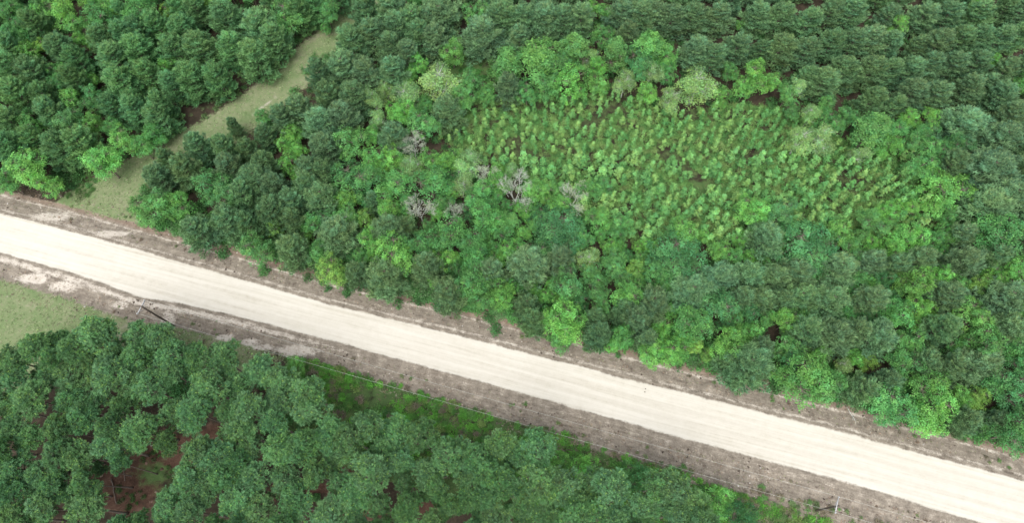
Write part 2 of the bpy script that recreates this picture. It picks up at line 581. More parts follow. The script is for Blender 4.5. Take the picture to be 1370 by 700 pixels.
# trees read off the photo: x, y of the crown's middle, crown width (pixels), kind
# P young pine, M tall pine, B mid green, L bright green, Y yellow green, W pale silvery, D deep green, T blue-green, C column, O wide dome, G bare grey
CAT = """
15,15,30,B 45,15,20,L 48,32,35,P 85,15,32,L 103,32,26,B 135,22,32,B 150,12,25,L 165,17,26,P 190,18,36,B 228,20,24,Y 62,4,28,P
20,45,28,B 15,64,32,P 36,70,24,L 60,58,22,Y 85,68,36,P 110,52,20,L 104,80,30,P 140,54,32,P 163,48,30,P 187,44,32,P 212,34,34,P 152,80,40,P 186,70,44,P
15,92,38,P 46,96,40,P 76,115,22,T 100,106,30,P 121,107,16,L 165,110,42,P 96,134,22,L 25,126,40,P 60,130,32,P 122,132,26,D 181,138,36,P 216,141,36,P
240,14,28,P 264,14,28,P 281,8,20,Y 301,22,38,P 350,36,48,P 380,24,40,B 402,18,34,P 422,8,32,P 436,14,28,B 436,36,13,B 246,40,36,P 236,70,38,P 266,66,42,P 311,66,42,P 341,76,50,P 368,54,42,P 256,106,46,P 231,112,32,P 291,106,36,P
15,166,36,P 44,166,26,B 70,150,32,P 92,160,32,T 182,150,40,P 214,158,42,P 150,170,24,B 166,186,36,L 190,196,28,B 206,180,26,B 80,196,48,P 108,194,52,P 14,200,40,P 137,216,42,L 38,224,40,L 62,246,34,L 10,242,26,B
222,212,26,P 312,168,20,P 350,156,20,B 266,196,40,P 302,197,36,P 214,240,44,P 248,226,44,P 332,200,34,P 378,160,40,P 402,150,34,P 206,276,44,B 194,290,18,L 242,276,32,L 284,246,36,D 302,264,32,T 344,244,50,P 328,262,36,P 366,250,36,P
393,178,22,L 379,190,18,L 397,200,20,L 386,220,22,L 396,242,16,L 366,266,18,Y 392,270,36,P 412,250,36,P 354,222,32,P
264,310,46,P 304,296,46,P 332,300,36,P 366,286,40,P 396,296,34,P 342,331,40,T 368,307,20,Y 391,336,46,P 406,312,20,L
450,316,50,P 464,294,26,W 426,300,28,B 424,336,30,B 445,360,36,Y 490,294,22,Y 495,322,28,L 520,308,42,P 545,304,24,P 531,334,46,L 476,366,36,P 518,370,56,P 571,358,42,P 580,378,16,L 595,344,27,L 601,394,46,P 600,316,46,B 568,324,34,B 634,376,42,B 630,322,34,B
654,292,40,B 685,297,22,C 715,304,16,C 750,308,54,O 634,342,34,B 684,334,28,L 719,340,36,D 705,356,52,P 750,352,42,P 786,344,30,W 820,352,30,B 815,330,18,L 831,330,15,L 656,366,42,P 672,396,36,L 704,410,34,P 732,396,20,L 756,404,25,L 762,378,38,T 800,386,30,B 716,384,18,L
910,344,62,O 916,308,32,L 940,317,15,L 963,333,26,L 856,330,15,L 840,395,36,L 880,364,30,B 850,362,24,Y 1021,320,46,P 960,370,46,P 1000,368,42,P 1032,370,36,P 926,390,56,P 870,406,42,P 834,416,34,P 966,408,46,T 992,400,34,P 1018,400,34,P 1046,402,34,P 1039,355,13,L 1010,280,36,L 1046,286,30,T
714,430,38,P 755,432,50,L 752,452,30,B 796,428,32,P 801,450,36,P 820,462,18,L 850,426,42,P 868,470,32,L 832,452,28,B 875,442,13,L 640,396,34,B
886,436,26,L 866,456,32,P 906,470,36,L 926,436,44,B 946,476,16,Y 928,462,22,Y 975,460,40,L 1003,444,26,L 1000,490,66,P 1018,468,36,P 1052,430,28,L 1078,446,40,P 1050,466,32,B 1058,484,30,D 1074,510,58,L 1098,478,24,L
1112,450,50,P 1168,450,48,P 1142,446,36,P 1106,512,44,B 1160,485,20,Y 1130,490,22,W 1150,520,42,P 1184,514,42,P 1196,546,50,B 1206,490,34,B 1236,486,36,P 1240,520,44,L 1250,556,54,L 1272,490,32,P 1310,490,58,P 1312,456,42,B 1300,420,38,L 1230,410,28,L 1226,433,16,L 1198,418,36,B 1256,442,42,P 1290,562,42,P 1310,535,26,Y 1350,520,46,D 1356,580,50,B 1330,562,34,P 1350,440,44,P 1366,476,36,B
1085,330,64,O 1122,315,28,L 1160,300,32,B 1184,284,26,L 1216,276,26,L 1214,322,42,L 1196,338,28,L 1335,316,54,B 1064,366,42,P 1120,360,46,P 1166,352,38,P 1200,356,36,P 1232,346,36,P 1290,350,46,P 1330,342,36,P 1220,380,40,L 1310,380,24,Y 1262,396,48,P 1346,396,52,P 1070,398,42,P 1110,402,46,P 1164,402,42,P
1070,186,32,W 1101,186,34,W 1086,152,26,W 1112,162,26,B 1165,176,44,C 1200,172,32,B 1216,160,22,L 1150,203,26,W 1290,166,56,P 1340,186,50,P 1324,226,66,P 1250,202,30,B 1278,196,28,D 1264,256,52,L 1318,272,60,P 1354,262,52,P 1232,222,30,B 1356,152,42,P
900,22,42,P 926,20,40,P 960,20,42,P 991,32,12,L 1014,20,40,P 1046,20,38,P 1081,26,40,P 932,66,42,P 956,74,36,P 986,62,42,P 1044,62,42,P 1080,66,38,P 932,116,46,W 890,76,34,L 889,98,28,B 896,132,30,W 966,131,22,L 979,96,22,B 1012,100,40,L 998,116,26,L 1032,108,24,L 1066,116,26,W 1080,102,30,P 1102,108,44,P 1052,128,26,B 1018,66,30,P
1112,15,36,P 1141,14,36,P 1190,20,30,P 1236,20,42,P 1270,20,38,P 1310,16,40,P 1344,12,36,P 1366,12,36,P 1201,35,22,L 1308,4,16,L
1114,56,40,P 1142,55,38,P 1166,50,40,P 1191,56,32,P 1228,60,28,P 1256,55,42,P 1286,52,40,P 1312,50,38,P 1338,50,38,P 1362,46,32,P
1126,94,46,P 1166,92,42,P 1188,96,36,P 1216,90,42,P 1246,88,38,P 1276,86,40,P 1306,84,38,P 1330,80,16,L 1347,92,34,P 1366,86,32,P
1166,132,36,P 1220,122,42,P 1251,126,40,P 1296,116,42,P 1340,126,44,P 1320,112,30,P 1200,140,26,P
676,25,42,P 702,24,40,P 728,24,38,P 752,28,38,P 778,26,36,P 796,8,19,L 815,16,22,B 831,22,40,P 858,22,38,P 872,14,34,P 888,20,30,P
678,86,38,C 722,80,52,C 770,66,40,C 806,50,26,B 790,72,24,W 826,72,34,C 866,66,42,C 870,96,30,W 836,108,26,W 766,112,36,L 800,110,24,L 745,88,30,B 852,86,32,D
490,14,40,P 524,12,40,P 590,22,54,P 556,26,36,P 470,56,42,P 500,46,38,P 530,36,36,P 524,64,34,P 562,46,32,P 545,74,30,P 582,54,32,P 605,68,28,L 558,86,20,L 546,98,18,L 646,46,50,P 664,28,40,P 460,92,48,P 490,100,40,P 476,130,40,P 526,96,36,P 586,112,46,W 548,126,36,W 500,132,26,W 516,118,20,W 530,148,22,L 620,130,26,B 650,124,24,B
440,128,36,P 430,100,34,P 505,158,24,W 542,150,26,L 565,165,32,B 430,166,42,P 460,156,40,P 436,200,42,P 470,190,36,B 414,228,36,P 436,232,36,P 430,266,42,P 476,236,46,D 500,214,30,L 526,210,28,L 526,246,42,B 515,232,18,Y 552,194,26,G 551,222,30,W 576,216,28,L 602,216,28,L 576,246,42,B 622,224,30,W 562,282,32,G 520,276,30,L 500,272,22,P 464,288,26,B
690,258,36,G 651,238,28,G 632,212,26,W 618,246,26,W 668,246,28,L 710,250,28,L 730,258,26,L 766,266,30,G 750,272,26,L 684,228,20,W 784,256,24,B 806,250,22,B 610,286,22,G 640,262,32,B 800,296,26,L 830,300,24,B
20,476,40,M 46,463,36,M 72,456,36,M 26,502,42,M 125,446,46,M 152,446,38,M 186,452,42,M 216,456,42,M 236,476,44,M 262,480,38,M 300,482,48,M 346,496,42,M 376,506,40,M 393,492,24,L 240,516,42,T 276,520,42,M 320,520,42,M 332,545,44,M 266,552,48,M 304,552,36,M 366,566,42,M 375,536,40,M 412,522,42,M 416,548,44,M 440,570,40,M
95,502,54,M 60,506,46,M 40,532,46,M 150,502,52,M 178,512,38,M 16,545,44,M 126,536,42,M 200,522,44,M 228,500,34,M 165,545,36,M 92,540,34,M
16,574,42,M 40,590,36,M 80,572,36,M 106,560,40,M 144,570,32,M 186,572,50,M 232,552,34,M 98,606,48,M 145,596,44,M 25,622,46,M 50,642,40,M 14,662,42,M 72,650,42,M 74,606,38,M 56,678,46,M 116,682,50,M 135,630,20,M 15,692,42,M 228,684,46,M 254,640,40,M 258,686,36,M
320,576,46,M 332,598,40,M 372,600,42,M 385,640,44,M 342,640,42,M 320,662,46,M 344,682,46,M 396,678,50,M 440,692,52,M 424,640,36,M 452,645,32,M 480,662,46,M 450,610,38,M 470,586,42,M 440,590,40,M 500,632,54,M 514,606,38,M 530,580,46,M 562,584,40,M 570,636,40,M 600,612,46,M 590,646,26,M 590,664,24,M 510,676,28,M 545,672,32,M 570,666,20,M 602,682,32,M 540,646,26,M 290,610,48,M 270,606,40,M 300,640,40,M 280,665,42,M 400,610,34,M 410,588,36,M 495,570,40,M
612,610,42,M 640,616,38,M 626,642,32,M 651,632,36,M 666,596,42,M 681,642,42,M 720,602,44,M 720,650,50,M 756,646,46,M 776,666,32,M 701,682,36,M 662,692,46,M 736,692,46,M 771,692,42,M 620,676,36,M 785,630,32,L 750,618,26,L 690,612,36,M
820,656,50,M 850,636,34,D 790,650,36,M 860,682,46,M 822,692,42,M 905,656,46,M 925,672,46,M 895,690,42,M 965,676,36,L 992,692,34,D 945,700,44,M 880,650,36,M
"""
trees = []
for tk in CAT.split():
    a, b, c, k = tk.split(',')
    trees.append([float(a), float(b), float(c), k])

# trees of the same stands that the list leaves out, and the edges just outside the frame
HT = dict(P=9.0, M=15.0, B=8.0, L=7.5, Y=6.5, W=7.5, D=8.0, T=7.5, C=9.0, O=7.0, G=7.0)
MID = dict(P=0.6, M=0.86, B=0.62, L=0.62, Y=0.6, W=0.62, D=0.62, T=0.62, C=0.58, O=0.6, G=0.65)
occ = [(t[0], t[1], t[2]) for t in trees]


def free(px, py, d, k):
    return all(math.hypot((px - a) , (py - b) * 1.12) > k * (d + c) / 2 for a, b, c in occ)


cand = [(rng.uniform(-45, 1415), rng.uniform(-40, 735)) for _ in range(16000)]
for px, py in cand:
    if inpoly(px, py, ZONE_M):
        if ell(px, py, M_GAP) > 0 or (50 < px < 95 and 545 < py < 575):
            continue
        if not inpoly(px, py - 24, ZONE_M):
            continue
        d = rng.uniform(27, 40)
        if free(px, py, d, 0.77):
            trees.append([px, py, d, 'M'])
            occ.append((px, py, d))
        continue
    za, zb = inpoly(px, py, ZONE_A), inpoly(px, py, ZONE_B)
    if not (za or zb) or ell(px, py, GAPS) > 0 or (inpoly(px, py, CLEAR)):
        continue
    if px > 870 and py < 135 and 0 < py and px < 1368:
        continue
    if zb and px < 520 and not all(inpoly(px + a, py + b, ZONE_B) for a, b in ((-16, -12), (0, -16), (-16, 0))):
        continue
    if za and not all(inpoly(px + a, py + b, ZONE_A) for a, b in ((16, 12), (16, 0), (0, 16))):
        continue
    if not (za or inpoly(px, py + 13, ZONE_B)) or v_up(*at(px, py, 5)[:2]) < 5.5:
        continue
    if za and not inpoly(px, py + 14, ZONE_A) and py > 100:
        continue
    if za:
        k = rng.choice(list('PPPPBL'))
    elif px < 440:
        k = rng.choice(list('PPPPPPB'))
    elif py > 235 and px < 860:
        k = rng.choice(list('BBBLLBPD'))
    elif py < 60 and px > 660:
        k = 'P'
    elif px > 860 and py > 340:
        k = rng.choice(list('PPBBLLD'))
    elif px > 1260:
        k = rng.choice(list('PPPPPB'))
    elif py > 290:
        k = rng.choice(list('BBLLP'))
    else:
        k = rng.choice(list('PPBL'))
    d = rng.uniform(28, 40) if k == 'P' else rng.uniform(20, 32)
    if free(px, py, d, 0.86):
        trees.append([px, py, d, str(k)])
        occ.append((px, py, d))

for px, py in [(rng.uniform(430, 1290), rng.uniform(225, 430)) for _ in range(5000)]:
    if not inpoly(px, py + 20, ZONE_B) or inpoly(px, py, CLEAR) or ell(px, py, GAPS) > 0 or v_up(*at(px, py, 4)[:2]) < 7:
        continue
    d = rng.uniform(15, 22)
    if free(px, py, d, 0.84):
        trees.append([px, py, d, str(rng.choice(list('BBLD')))])
        occ.append((px, py, d))

TONE = dict(P=(.174, .330, .160), M=(.155, .322, .142), B=(.128, .350, .108), L=(.168, .43, .108), Y=(.20, .40, .095), W=(.225, .41, .155), D=(.09, .27, .095), T=(.125, .33, .12), C=(.135, .34, .10), O=(.11, .31, .115), G=(.42, .50, .34))
NAME = dict(P='young_pine', M='tall_pine', B='broadleaf_tree', L='broadleaf_tree', Y='broadleaf_tree', W='silvery_tree', D='broadleaf_tree', T='broadleaf_tree', C='columnar_tree', O='dome_tree', G='bare_tree')
SHAPE = dict(P='P', M='M', B='B', L='B', Y='B', W='W', D='B', T='B', C='C', O='O', G='G')
DESC = dict(P='feathery grey-green young pine', M='clumpy tall pine', B='mid-green broadleaf tree', L='bright green broadleaf tree', Y='yellow-green broadleaf tree', W='pale silvery-leaved tree', D='deep green broadleaf tree', T='blue-green broadleaf tree', C='tall pointed green tree', O='wide domed green tree', G='nearly bare grey tree')
ORD = 'first second third fourth fifth sixth seventh eighth ninth tenth eleventh twelfth thirteenth fourteenth fifteenth sixteenth seventeenth eighteenth nineteenth twentieth'.split()
TENS = {2: 'twenty', 3: 'thirty', 4: 'forty', 5: 'fifty', 6: 'sixty', 7: 'seventy', 8: 'eighty', 9: 'ninety'}


def ordw(i):
    if i < 20:
        return ORD[i]
    t, r_ = divmod(i + 1, 10)
    if r_ == 0:
        return TENS[t - 0][:-1] + 'ieth'
    return TENS[t] + '-' + ORD[r_ - 1]


SPECIAL = {
    (690, 258): 'upright bare grey tree with its forked trunk showing, below the sapling clearing',
    (552, 194): 'small whitish bare tree at the track end of the sapling clearing',
    (562, 282): 'bare grey tree with spreading twigs among green broadleaf trees',
    (766, 266): 'grey thin-leaved tree just below the grassy gap of the sapling clearing',
    (750, 308): 'wide light green domed tree below the grassy gap in the saplings',
    (910, 344): 'wide deep green domed tree standing before a row of pines',
    (1085, 330): 'wide blue-green domed tree at the head of two pine rows',
    (678, 86): 'slim pointed light green tree beside a broader pointed one above the clearing',
    (722, 80): 'broad pointed green tree, largest of those above the sapling clearing',
    (946, 476): 'pale yellow-leaved tree at the road edge of the forest',
    (445, 360): 'yellow-green low tree leaning out over the brown road verge',
    (368, 307): 'small vivid yellow-green tree just behind a blue-green rosette bush',
    (342, 331): 'blue-green rosette-shaped bushy tree on the edge of the road verge',
    (531, 334): 'vivid bright green round tree behind the pale road-edge pine',
    (518, 370): 'pale grey-green broad pine bulging over the brown road verge',
    (1000, 490): 'broad grey-green pine between two bright green trees at the road edge',
    (605, 68): 'round bright green tree beside the small grassy gap behind the pines',
    (932, 116): 'large pale green pointed tree where the saplings meet the pine rows',
    (240, 516): 'bluish feathery tree standing out among the clumpy tall pines',
    (393, 492): 'small vivid green tree at the shrubby edge of the tall pines',
    (38, 224): 'large bright green tree leaning at the corner of track and dirt road',
    (222, 212): 'small dark pine alone on the edge of the grass track',
    (436, 36): 'small green bush tree at the bare red end of the grass track',
    (393, 178): 'vivid lime tree, topmost of a string of lime trees among dark pines',
    (1250, 556): 'vivid green spreading tree bulging over the verge among road-edge pines',
    (1074, 510): 'big vivid green tree overhanging the verge beside the broad road-edge pine',
    (186, 572): 'broad light-topped tall pine leaning over the red needle-covered opening',
}

# banded ordering for labels
info = []
for i, (px, py, d, k) in enumerate(trees):
    x, y, m_ = at(px, py, HT[k] * MID[k])
    if inpoly(px, py, ZONE_A) or (px < 455 and py < 262 and polydist(x, y, TRACK) > 0 and not inpoly(px, py, ZONE_B) and px < 200):
        z = 'A'
        b = int(max(0, polydist(x, y, TRACK) - 4) // 4.5)
        o = y + 0.2 * x
    elif py > 300 and v_lo(x, y) > 0:
        z = 'M'
        b = int(max(0, v_lo(x, y) - 6) // 4.5)
        o = x
    else:
        z = 'B'
        b = int(max(0, v_up(x, y) - 4) // 4.5)
        o = x
    info.append((z, b, o))
order = {}
for i, (z, b, o) in enumerate(info):
    order.setdefault((z, b), []).append(i)
rank = {}
for kk, L in order.items():
    for r_, i in enumerate(sorted(L, key=lambda q: info[q][2])):
        rank[i] = r_
GROUP = {'A': 'trees on the far side of the grass track', 'B': 'trees of the young plantation above the road', 'M': 'tall pines below the road'}


def size_word(d):
    return 'small' if d < 22 else ('large' if d > 44 else 'medium')


def put(kind, shape, x, y, sxy, sz, rz, color, label, group, cat, name, vi=None, tilt=0.0):
    lst = PROTO[shape]
    crown, trunk, h, R = lst[int(rng.integers(len(lst)))] if vi is None else lst[vi % len(lst)]
    if trunk is None:
        o = link(name, crown)
    else:
        o = link(name, None)
        o.empty_display_size = 0.5
        t = link('trunk', trunk, o)
        c = link('crown', crown, o)
        c.color = (*color, 1)
    o.color = (*color, 1)
    o.location = (x, y, gz(x, y) - 0.02)
    o.scale = (sxy * rng.uniform(0.93, 1.07), sxy * rng.uniform(0.93, 1.07), sz)
    o.rotation_euler = (rng.normal(0, 0.025), rng.normal(0, 0.025), rz)
    tag(o, label, cat, group)
    return o


# ------------------------------------------------------------------ ground relief
def gz(x, y):
    """gentle relief: crowned road, shallow ditches on both verges"""
    u, l_ = v_up(x, y), v_lo(x, y)
    z = np.where((u < 0) & (l_ < 0), 0.10 + 0.0 * u, 0)
    dd = np.maximum(u, l_)
    z = 0.10 - 0.10 * np.clip(dd / 1.0, 0, 1) - 0.35 * np.exp(-((dd - 3.2) / 1.3) ** 2) + 0.03 * np.sin(x * 0.31 + y * 0.17) + 0.02 * np.sin(y * 0.53 - x * 0.21)
    return z


def smooth(a, b, x):
    t = np.clip((x - a) / (b - a), 0, 1)
    return t * t * (3 - 2 * t)


print('trees', len(trees), max(rank.values()), {k: len(v) for k, v in order.items()})
cnt = {}
for i, (px, py, d, k) in enumerate(trees):
    sh = SHAPE[k]
    vi = int(rng.integers(len(PROTO[sh])))
    _, _, h, R = PROTO[sh][vi]
    hm = HT[k] * MID[k]
    x, y, m_ = at(px, py, hm)
    z_ = info[i][0]
    s = d * m_ / (2 * R) * ((1.05 if py > 110 else 1.18) if polydist(x, y, TRACK) < 12 else (1.08 if px > 870 and py < 160 else ({'P': 1.28, 'M': 1.13}.get(k, 1.2) if not (z_ == 'B' and v_up(x, y) < 11) else 1.12)))
    if k == 'P':
        sz = min(max(s, 0.5), 1.15) ** 0.7 * .95
    elif k == 'M':
        sz = rng.uniform(0.82, 1.07) if d > 24 else 0.72
    else:
        sz = min(max(s, 0.4), 1.35) ** 0.75
    sz = float(sz)
    # re-solve the place for the height the tree really has
    x, y, m_ = at(px, py, PROTO[sh][vi][2] * sz * MID[k])
    z, b, o_ = info[i]
    base = np.array(TONE[k])
    v = rng.uniform(0.86, 1.14)
    c = base * v * np.array([rng.uniform(0.93, 1.08), 1, rng.uniform(0.92, 1.08)])
    if k == 'P' and z == 'A':
        c = c * np.array([0.95, 1.08, 0.95])
    sp = SPECIAL.get((int(px), int(py)))
    if sp:
        lab = sp
    else:
        nm = DESC[k]
        if z == 'A':
            lab = f'{size_word(d)} {nm}, {ordw(rank[i])} from the dirt road, {ordw(b)} line past the track'
        elif z == 'B':
            lab = f'{size_word(d)} {nm}, {ordw(rank[i])} counted from the track, {ordw(b)} line above road'
        else:
            lab = f'{size_word(d)} {nm}, {ordw(rank[i])} from the grassy corner, {ordw(b)} line below road'
    cat = 'pine tree' if k in 'PM' else 'tree'
    hedge = k == 'P' and ((px > 870 and py < 150) or px > 1285 or (px > 900 and 340 < py < 415))
    o = put(k, sh, x, y, s, sz * (.9 if hedge else 1), 0 if hedge else rng.uniform(0, 2 * PI), c, lab, GROUP[z], cat, NAME[k], vi)
    if hedge:
        # crowns grown together along the row and pruned back between rows
        o.scale[0] *= 1.2
        o.scale[1] *= .88
        o.rotation_euler[2] = math.radians(rng.choice([0, 180]) + rng.uniform(-6, 14))
    cnt[k] = cnt.get(k, 0) + 1
print(cnt)

# ------------------------------------------------------------------ saplings in the clearing (slender, in rows)
sap = []
for px, py in [(rng.uniform(560, 1290), rng.uniform(115, 330)) for _ in range(9000)]:
    if not inpoly(px, py, CLEAR):
        continue
    if ell(px, py + 4, [(930, 250, 34, 10), (840, 260, 26, 7), (722, 212, 14, 8), (782, 213, 10, 9), (575, 190, 20, 6)]) > 0:
        continue
    if any(math.hypot(px - a, (py - b) * 0.9) < 0.42 * c for a, b, c in occ):
        continue
    if all(math.hypot(px - a, (py - b) * 0.85) > 9.0 for a, b in sap):
        sap.append((px, py))
print('saplings', len(sap))
si = []
for px, py in sap:
    x, y, m_ = at(px, py, 2.2)
    si.append((x, y, int(max(0, v_up(x, y)) // 4)))
mb = sorted(set(q[2] for q in si))
bix = {b: i for i, b in enumerate(mb)}
cntb = {}
keep = sorted(range(len(sap)), key=lambda i: -sap[i][1])[:300]
rest = [i for i in range(len(sap)) if i not in set(keep)]
SAPC = [('light green', (.23, .47, .15)), ('yellowish green', (.275, .47, .145)), ('mid-green', (.165, .39, .12))]
for i in sorted(keep, key=lambda q: si[q][0]):
    x, y, b = si[i]
    bi = bix[b]
    r_ = cntb.get(b, 0)
    cntb[b] = r_ + 1
    ci = int(rng.choice([0, 0, 1, 2, 2]))
    nm, c = SAPC[ci]
    c = np.array(c) * rng.uniform(0.85, 1.15)
    s = rng.uniform(0.65, 1.35)
    put('S', 'S', x, y, s * rng.uniform(1.0, 1.3), s, rng.uniform(0, 2 * PI), c, f'slender {nm} sapling, {ordw(r_)} counted from the track, {ordw(bi)} line across the clearing', 'saplings in the clearing', 'sapling', 'sapling')


def bake(protos, places, name, label, cat, mats):
    """many small plants as one ground-cover object"""
    m = MB()
    cache = []
    for me in protos:
        V = np.empty(len(me.vertices) * 3, np.float32)
        me.vertices.foreach_get('co', V)
        T = np.empty(len(me.vertices) * 4, np.float32)
        me.color_attributes['tint'].data.foreach_get('color', T)
        f3 = np.array([p.vertices[:] for p in me.polygons if len(p.vertices) == 3] or np.zeros((0, 3), int))
        f4 = np.array([p.vertices[:] for p in me.polygons if len(p.vertices) == 4] or np.zeros((0, 4), int))
        cache.append((V.reshape(-1, 3), T.reshape(-1, 4)[:, :3], f3, f4))
    for x, y, s, sz, c in places:
        V, T, f3, f4 = cache[int(rng.integers(len(cache)))]
        a = rng.uniform(0, 2 * PI)
        ca, sa = math.cos(a), math.sin(a)
        W = np.stack([(V[:, 0] * ca - V[:, 1] * sa) * s + x, (V[:, 0] * sa + V[:, 1] * ca) * s + y, V[:, 2] * sz + float(gz(x, y))], 1)
        m.add(W, f3, f4, T * np.array(c))
    me = m.mesh(name, mats)
    o = link(name, me)
    o.color = (1, 1, 1, 1)
    tag(o, label, cat, None, 'stuff')
    return o


if rest:
    bake([p[0] for p in PROTO['S']], [(si[i][0], si[i][1], rng.uniform(.7, 1.1), rng.uniform(.65, 1.05), np.array(SAPC[int(rng.integers(3))][1])) for i in rest], 'saplings', 'more slender light green saplings at the far end of the clearing', 'saplings', [M_LEAF, M_BARK])

# ------------------------------------------------------------------ low growth
und = []


def strip(n, fn, col_fn, s=(0.5, 1.1)):
    k = 0
    while k < n:
        p = fn()
        if p is None:
            continue
        x, y = p
        c = np.array(col_fn()) * rng.uniform(0.8, 1.2)
        q = rng.uniform(*s)
        und.append((x, y, q, q * rng.uniform(0.6, 1.0), c))
        k += 1


def pick_px(x0, x1, y0, y1, test):
    def f():
        px, py = rng.uniform(x0, x1), rng.uniform(y0, y1)
        return at(px, py)[:2] if test(px, py) else None
    return f


def nz2(x, y, s=0.35):
    return 0.5 + 0.25 * math.sin(x * s + 1.3 * math.sin(y * s * 0.7)) + 0.25 * math.sin(y * s * 1.3 + 1.7 * math.sin(x * s * 0.6 + 2))


# between the lower verge and the tall pines
def lower_strip():
    px = rng.uniform(400, 1180)
    x, y, _ = at(px, rng.uniform(480, 720))
    v = v_lo(x, y)
    if not (np.interp(px, [400, 700, 900, 1200], [3.9, 4.5, 5.6, 7.2]) < v < 17) or rng.random() > nz2(x, y) * 1.2:
        return None
    if v > 9 and rng.random() < 0.35:
        return None
    if px > 1000 and v < 7.5 and rng.random() < 0.35:
        return None
    return x, y


strip(1500, lower_strip, lambda: random.choice([(.14, .4, .06), (.13, .33, .07), (.12, .27, .07), (.22, .33, .1), (.17, .44, .07), (.26, .22, .16)]), (0.35, 0.95))
# clearing floor and gaps between saplings
strip(3600, pick_px(540, 1310, 120, 330, lambda a, b: inpoly(a, b, CLEAR) and nz2(a, b, .06) > 0.2 and ell(a, b, [(722, 214, 12, 6), (782, 216, 9, 7)]) < 0), lambda: random.choice([(.13, .31, .095), (.18, .37, .11), (.22, .39, .12), (.25, .37, .13)]), (0.4, 1.0))
# under the forest edges and in the small gaps
strip(900, pick_px(180, 1400, 200, 640, lambda a, b: bool(inpoly(a, b, ZONE_B)) and 5.2 < v_up(*at(a, b)[:2]) < 10.5), lambda: random.choice([(.1, .28, .08), (.12, .32, .085), (.13, .25, .1)]), (0.7, 1.7))
strip(70, pick_px(570, 680, 70, 115, lambda a, b: True), lambda: (.085, .25, .06), (0.4, 0.8))
strip(60, pick_px(150, 260, 590, 690, lambda a, b: ell(a, b, [(205, 640, 55, 55)]) > 0 and nz2(a, b, .09) > .5), lambda: random.choice([(.07, .15, .04), (.09, .13, .05)]), (0.3, 0.6))
strip(60, pick_px(70, 125, 205, 265, lambda a, b: True), lambda: (.1, .22, .06), (0.3, 0.6))
strip(1300, pick_px(-20, 1380, -20, 640, lambda a, b: bool(inpoly(a, b, ZONE_B) or inpoly(a, b, ZONE_A)) and not inpoly(a, b, CLEAR)), lambda: random.choice([(.07, .19, .06), (.09, .23, .07)]), (0.7, 1.6))
strip(240, pick_px(-20, 1000, 470, 720, lambda a, b: bool(inpoly(a, b, ZONE_M)) and nz2(a, b, .05) > .45 and ell(a, b, RED) < 0), lambda: random.choice([(.08, .2, .065), (.1, .25, .075)]), (0.5, 1.1))
def track_edge():
    x, y, _ = at(rng.uniform(60, 480), rng.uniform(-10, 300))
    d_ = polydist(x, y, TRACK)
    return (x, y) if 5.0 < d_ < 7.5 and v_up(x, y) > 5 else None


def verge_weeds():
    x, y, _ = at(rng.uniform(-10, 1380), rng.uniform(240, 710))
    v = max(v_up(x, y), v_lo(x, y))
    return (x, y) if 1.2 < v < 6 and nz2(x, y, .4) > .55 else None


strip(150, track_edge, lambda: random.choice([(.12, .27, .09), (.16, .27, .1), (.2, .25, .12)]), (0.35, 0.9))
def outer_weeds():
    x, y, _ = at(rng.uniform(640, 1380), rng.uniform(540, 710))
    return (x, y) if 4.2 < v_lo(x, y) < 11 and nz2(x, y, .3) > .45 else None


strip(260, outer_weeds, lambda: random.choice([(.14, .3, .09), (.2, .28, .12), (.25, .22, .15), (.16, .24, .1)]), (0.25, 0.7))
strip(110, verge_weeds, lambda: random.choice([(.2, .27, .11), (.24, .22, .15), (.15, .28, .09), (.25, .19, .14)]), (0.2, 0.45))
bake([p[0] for p in PROTO['U']], und, 'undergrowth', 'low green weeds and brambles under the trees and beside the road', 'undergrowth', [M_LEAF, M_BARK])


def tuft_mesh(n, L, W, up, spread):
    m = MB()
    d = unit(np.stack([rng.normal(0, spread, n), rng.normal(0, spread, n), np.full(n, up)], 1))
    m.needles(rng.normal(0, 0.07, (n, 3)) * np.array([1, 1, 0]), d, rng.uniform(.6, 1.2, n) * L, W, rng.uniform(.75, 1.25, (n, 1)) * np.ones(3))
    return m.mesh('tuft', M_DRY)


TUF = [tuft_mesh(18, 0.3, 0.045, 0.45, 0.8) for _ in range(5)]


def scatter(n, fn, cf, s=(0.5, 1.2)):
    out = []
    while len(out) < n:
        p = fn()
        if p is None:
            continue
        q = rng.uniform(*s)
        out.append((p[0], p[1], q, q * rng.uniform(.5, 1), np.array(cf()) * rng.uniform(.75, 1.25)))
    return out


def on_track():
    x, y, _ = at(rng.uniform(60, 480), rng.uniform(-10, 320))
    v = v_up(x, y)
    if v < 4 or polydist(x, y, TRACK) > 5 or (polydist(x, y, RUT) < 0.5):
        return None
    return x, y


def lower_grass():
    px = rng.uniform(-20, 420)
    x, y, _ = at(px, rng.uniform(360, 520))
    v = v_lo(x, y)
    if v < 4.0 or rng.random() > nz2(x, y, .3) + .2:
        return None
    return x, y


def on_verge():
    x, y, _ = at(rng.uniform(-20, 1390), rng.uniform(240, 720))
    v = max(v_up(x, y), v_lo(x, y))
    if not (0.9 < v < 7.5) or rng.random() > nz2(x, y, .5) + .15:
        return None
    return x, y


G1 = [(.25, .35, .15), (.3, .36, .19), (.22, .33, .14), (.34, .36, .22)]
bake(TUF, scatter(2600, on_track, lambda: random.choice(G1)) + scatter(3200, lower_grass, lambda: random.choice(G1)), 'grass', 'short pale green grass on the track and the lower roadside', 'grass', M_DRY)
bake(TUF, scatter(7000, on_verge, lambda: random.choice([(.36, .31, .24), (.26, .21, .17), (.17, .13, .11), (.5, .45, .37), (.33, .24, .17), (.24, .25, .14)]), (0.4, 0.95)), 'dead_grass', 'dry tan and grey dead grass on both road verges', 'dead grass', M_DRY)


